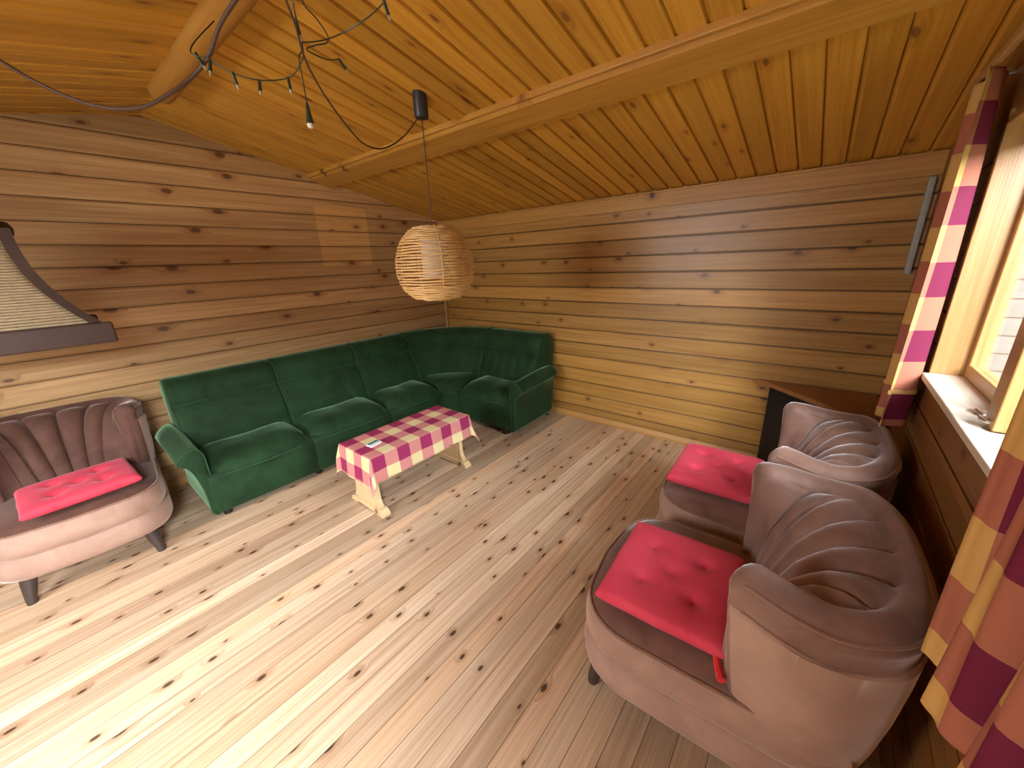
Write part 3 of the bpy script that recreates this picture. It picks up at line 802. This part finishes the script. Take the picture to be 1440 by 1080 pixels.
# ------------------------------------------------------------------ rattan pendant lamp
LX, LY = -1.690, -1.866; LZ = 1.560
lamp = empty('pendant_lamp', (LX, LY, LZ), 0, 'woven rattan globe pendant lamp with white inner shade over the room', 'lamp')
zc = ceil_z(LX)
MB().lathe([(.030, .05), (.036, .052), (.036, -.066), (.032, -.072), (.010, -.074)], (0, 0, zc - LZ - .035), 24).build('canopy', M['plastic'], lamp)
top_z = .195
MB().tube([(0, 0, zc - LZ - .10), (0.002, 0, (zc - LZ) * .6), (0, 0, top_z - .03)], .0028, 8).build('cord', M['cable'], lamp)
def shade_r(z):          # z -.205 .. .195
    pts = [(-.205, .085), (-.200, .120), (-.185, .150), (-.15, .186), (-.10, .210), (-.04, .220), (.03, .214), (.09, .194), (.14, .162), (.175, .122), (.192, .085), (.195, .06)]
    for (a, ra), (b, rb) in zip(pts, pts[1:]):
        if a <= z <= b: return ra + (rb - ra) * (z - a) / (b - a)
    return .06
mb = MB(); z = -.205
rz = random.Random(4)
while z < .193:
    r = shade_r(z); n = 72; ph = rz.random() * 6; k9 = rz.choice((0, 1))
    mb.tube([((r + .004 * math.cos(9 * 2 * PI * k / n + PI * k9)) * math.cos(2 * PI * k / n), (r + .004 * math.cos(9 * 2 * PI * k / n + PI * k9)) * math.sin(2 * PI * k / n), z + .0016 * math.sin(5 * 2 * PI * k / n + ph)) for k in range(n)], .0047, 6, closed=True)
    z += .0098 if z < -.13 else (.0150 if z < .11 else .0100)
sh = mb.build('shade', M['rattan'], lamp)
mb = MB()
for k in range(11):
    a = 2 * PI * (k + .3) / 11
    mb.tube([(shade_r(zz) * math.cos(a), shade_r(zz) * math.sin(a), zz) for zz in [-.205 + .4 * i / 24 for i in range(25)]], .0028, 6)
mb.build('rib', M['rattan'], sh)
MB().lathe([(.074, -.085), (.076, -.085), (.076, .125), (.074, .125)], (0, 0, 0), 40, cap=False).build('inner_shade', M['white_shade'], lamp)
mb = MB(); mb.lathe([(.016, .07), (.020, .075), (.020, .145), (.012, .165), (.004, .168)], (0, 0, 0), 20); mb.build('bulb_holder', M['plastic'], lamp)
mb = MB(); mb.lathe([(.002, -.02), (.02, -.012), (.028, .012), (.024, .04), (.013, .06), (.013, .075)], (0, 0, 0), 20); mb.build('light_bulb', M['bulb'], lamp)

# ------------------------------------------------------------------ rope lamp hanging at the left
BX, BY, BZ = -3.355, -.62, 1.245
bell = empty('rope_lamp', (BX, BY, BZ), 0, 'rope wound lamp with dark plank rim and curved ribs at the left edge', 'lamp')
def bell_hw(f): return .162 + .158 * f ** 2.4            # f 0 top .. 1 bottom
H0, H1 = .105, .525
def ring_sq(hw, rc, z, n=9):
    q = []
    for cx, cy, a0 in ((1, 1, 0), (-1, 1, 90), (-1, -1, 180), (1, -1, 270)):
        for k in range(n):
            a = math.radians(a0 + 90 * k / (n - 1)); q.append((cx * (hw - rc) + rc * math.cos(a), cy * (hw - rc) + rc * math.sin(a), z))
    return q
mb = MB(); nn = 34
for k in range(nn):
    f = 1 - k / (nn - 1); z = H0 + (H1 - .02 - H0) * (1 - f); mb.tube(ring_sq(bell_hw(f) - .006, .03, z, 5), .0060, 6, closed=True)
mb.build('shade', M['rope'], bell)
for sx in (-1, 1):
    for sy in (-1, 1):
        rings = []
        for k in range(25):
            f = k / 24; z = H1 - (H1 - H0) * f; h = bell_hw(f) + .004
            rings.append([(sx * (h + dx), sy * (h + dy), z) for dx, dy in ((-.026, -.026), (.014, -.026), (.014, .014), (-.026, .014))])
        MB().loft(rings).build('rib', M['darkwood'], bell, angle=30)
hw = bell_hw(1) + .012
for ax in (0, 1):
    for s in (-1, 1):
        L = (2 * hw + .085) if ax == 0 else (2 * hw - .038); d = (L, .036, .098) if ax == 0 else (.036, L, .092)
        c = (0, s * hw, .05) if ax == 0 else (s * hw, 0, .05)
        MB().box(c, d, .010).build('rim_plank', M['darkwood'], bell)
mb = MB(); mb.lathe([(.02, .490), (.172, .495), (.188, .510), (.192, .536), (.182, .560), (.14, .574), (.02, .576)], (0, 0, 0), 28); mb.build('cap', M['darkwood'], bell)
mb = MB(); mb.tube([(0, 0, .56), (0, 0, ceil_z(BX) - BZ)], .004, 8); mb.build('cord', M['cable'], bell)
mb = MB(); mb.lathe([(.002, .16), (.03, .17), (.04, .21), (.03, .25), (.014, .28), (.014, .32)], (0, 0, 0), 20); mb.build('light_bulb', M['bulb'], bell)

# ------------------------------------------------------------------ cables and fairy lights under the ridge
def hang(pts, n=8): return catmull(pts, n)
YS = -1.9
zl = zc - .105
mb = MB(); mb.tube(hang([(LX - .012, LY, zl), (-1.72, -1.868, 2.26), (-1.824, -1.886, 2.164), (-1.95, -1.923, 2.086), (-2.047, -1.959, 2.054), (-2.141, -1.995, 2.055), (-2.234, -2.032, 2.103), (-2.326, -2.068, 2.177), (-2.39, -2.11, 2.24), (-2.437, -2.177, 2.29), (-2.48, -2.214, 2.36), (-2.50, -2.25, 2.435)]), .0035, 6)
tag(mb.build('power_cable', M['cable']), 'thin brown cable looping from the black ceiling cup to the ridge log', 'cable')
mb = MB(); mb.tube(hang([(-2.49, -2.10, 2.437), (-2.545, -1.90, 2.36), (-2.57, -1.78, 2.29), (-2.61, -1.70, 2.24), (-2.668, -1.65, 2.191), (-2.749, -1.58, 2.14), (-2.828, -1.51, 2.131), (-2.906, -1.44, 2.154), (-2.989, -1.37, 2.207), (-3.05, -1.3, 2.27), (-3.12, -1.22, 2.34), (-3.18, -1.15, ceil_z(-3.18) - .008)]), .0065, 8)
tag(mb.build('power_cable', M['cable']), 'thicker brown cable sagging from the ridge log to the upper left', 'cable')
fl = empty('fairy_lights', (-2.45, -2.10, 2.40), 0, 'string of small green holder fairy lights tangled below the ridge log', 'fairy lights')
def fl_l(p): return (p[0] + 2.45, p[1] + 2.10, p[2] - 2.40)
wires = [[(-2.50, -1.70, 2.44), (-2.614, -1.75, 2.302), (-2.576, -1.8, 2.268), (-2.53, -1.85, 2.23), (-2.466, -1.9, 2.212), (-2.384, -1.95, 2.228), (-2.358, -2.0, 2.258), (-2.359, -2.05, 2.288), (-2.394, -2.1, 2.305), (-2.419, -2.15, 2.345), (-2.45, -2.2, 2.432)],
         [(-2.43, -2.15, 2.436), (-2.385, -2.1, 2.289), (-2.405, -2.1, 2.239), (-2.405, -2.1, 2.167), (-2.405, -2.1, 2.098)],
         [(-2.44, -2.25, 2.436), (-2.405, -2.183, 2.367), (-2.359, -2.167, 2.344), (-2.317, -2.15, 2.319), (-2.312, -2.133, 2.302), (-2.347, -2.117, 2.288), (-2.372, -2.1, 2.272), (-2.30, -2.09, 2.27), (-2.25, -2.09, 2.285)],
         [(-2.385, -2.10, 2.289), (-2.33, -2.12, 2.305), (-2.27, -2.14, 2.335), (-2.23, -2.25, 2.355), (-2.24, -2.40, 2.36), (-2.28, -2.50, 2.40), (-2.33, -2.58, 2.46)]]
for w_ in wires:
    mb = MB(); mb.tube(hang([fl_l(p) for p in w_]), .0022, 6); mb.build('wire', M['green_plastic'], fl)
def mini(p, tilt, L=.034, r=.0055, big=1.0):
    mb = MB(); R = Matrix.Rotation(tilt[0], 3, 'X') @ Matrix.Rotation(tilt[1], 3, 'Y'); p = Vector(fl_l(p))
    def lat(pr): 
        m_ = MB(); m_.loft([[(rr * math.cos(2 * PI * k / 12), rr * math.sin(2 * PI * k / 12), z) for k in range(12)] for rr, z in pr], rot=R, c=p); return m_
    h = lat([(r * .4, .004), (r * .9, 0), (r, -.006), (r * .95, -L * .7), (r * 1.1, -L * .72), (r * 1.1, -L)]).build('bulb_holder', M['green_plastic'], fl)
    lat([(r * .7, -L * .98), (r * .75, -L * 1.15), (r * .5, -L * 1.35), (r * .1, -L * 1.5)]).build('light_bulb', M['bulb_clear'], h)
for p, t in (((-2.576, -1.80, 2.268), (.1, .2)), ((-2.53, -1.85, 2.23), (.1, -.2)), ((-2.466, -1.90, 2.212), (0, .1)), ((-2.384, -1.95, 2.228), (.1, -.1)), ((-2.603, -1.76, 2.292), (.2, -.5)),
             ((-2.25, -2.09, 2.285), (.2, -.9)), ((-2.237, -2.38, 2.36), (.2, -.5)), ((-2.41, -2.13, 2.33), (.3, -.3)), ((-2.425, -2.24, 2.40), (0, -.4))):
    mini(p, t)
mb = MB(); p = fl_l((-2.405, -2.1, 2.10))
mb.lathe([(.003, .010), (.006, 0), (.009, -.030), (.013, -.050), (.013, -.056)], p, 16); eh = mb.build('end_holder', M['green_plastic'], fl)
mb = MB(); mb.lathe([(.012, -.055), (.012, -.062), (.008, -.068), (.001, -.070)], p, 16); mb.build('light_bulb', M['bulb'], eh)
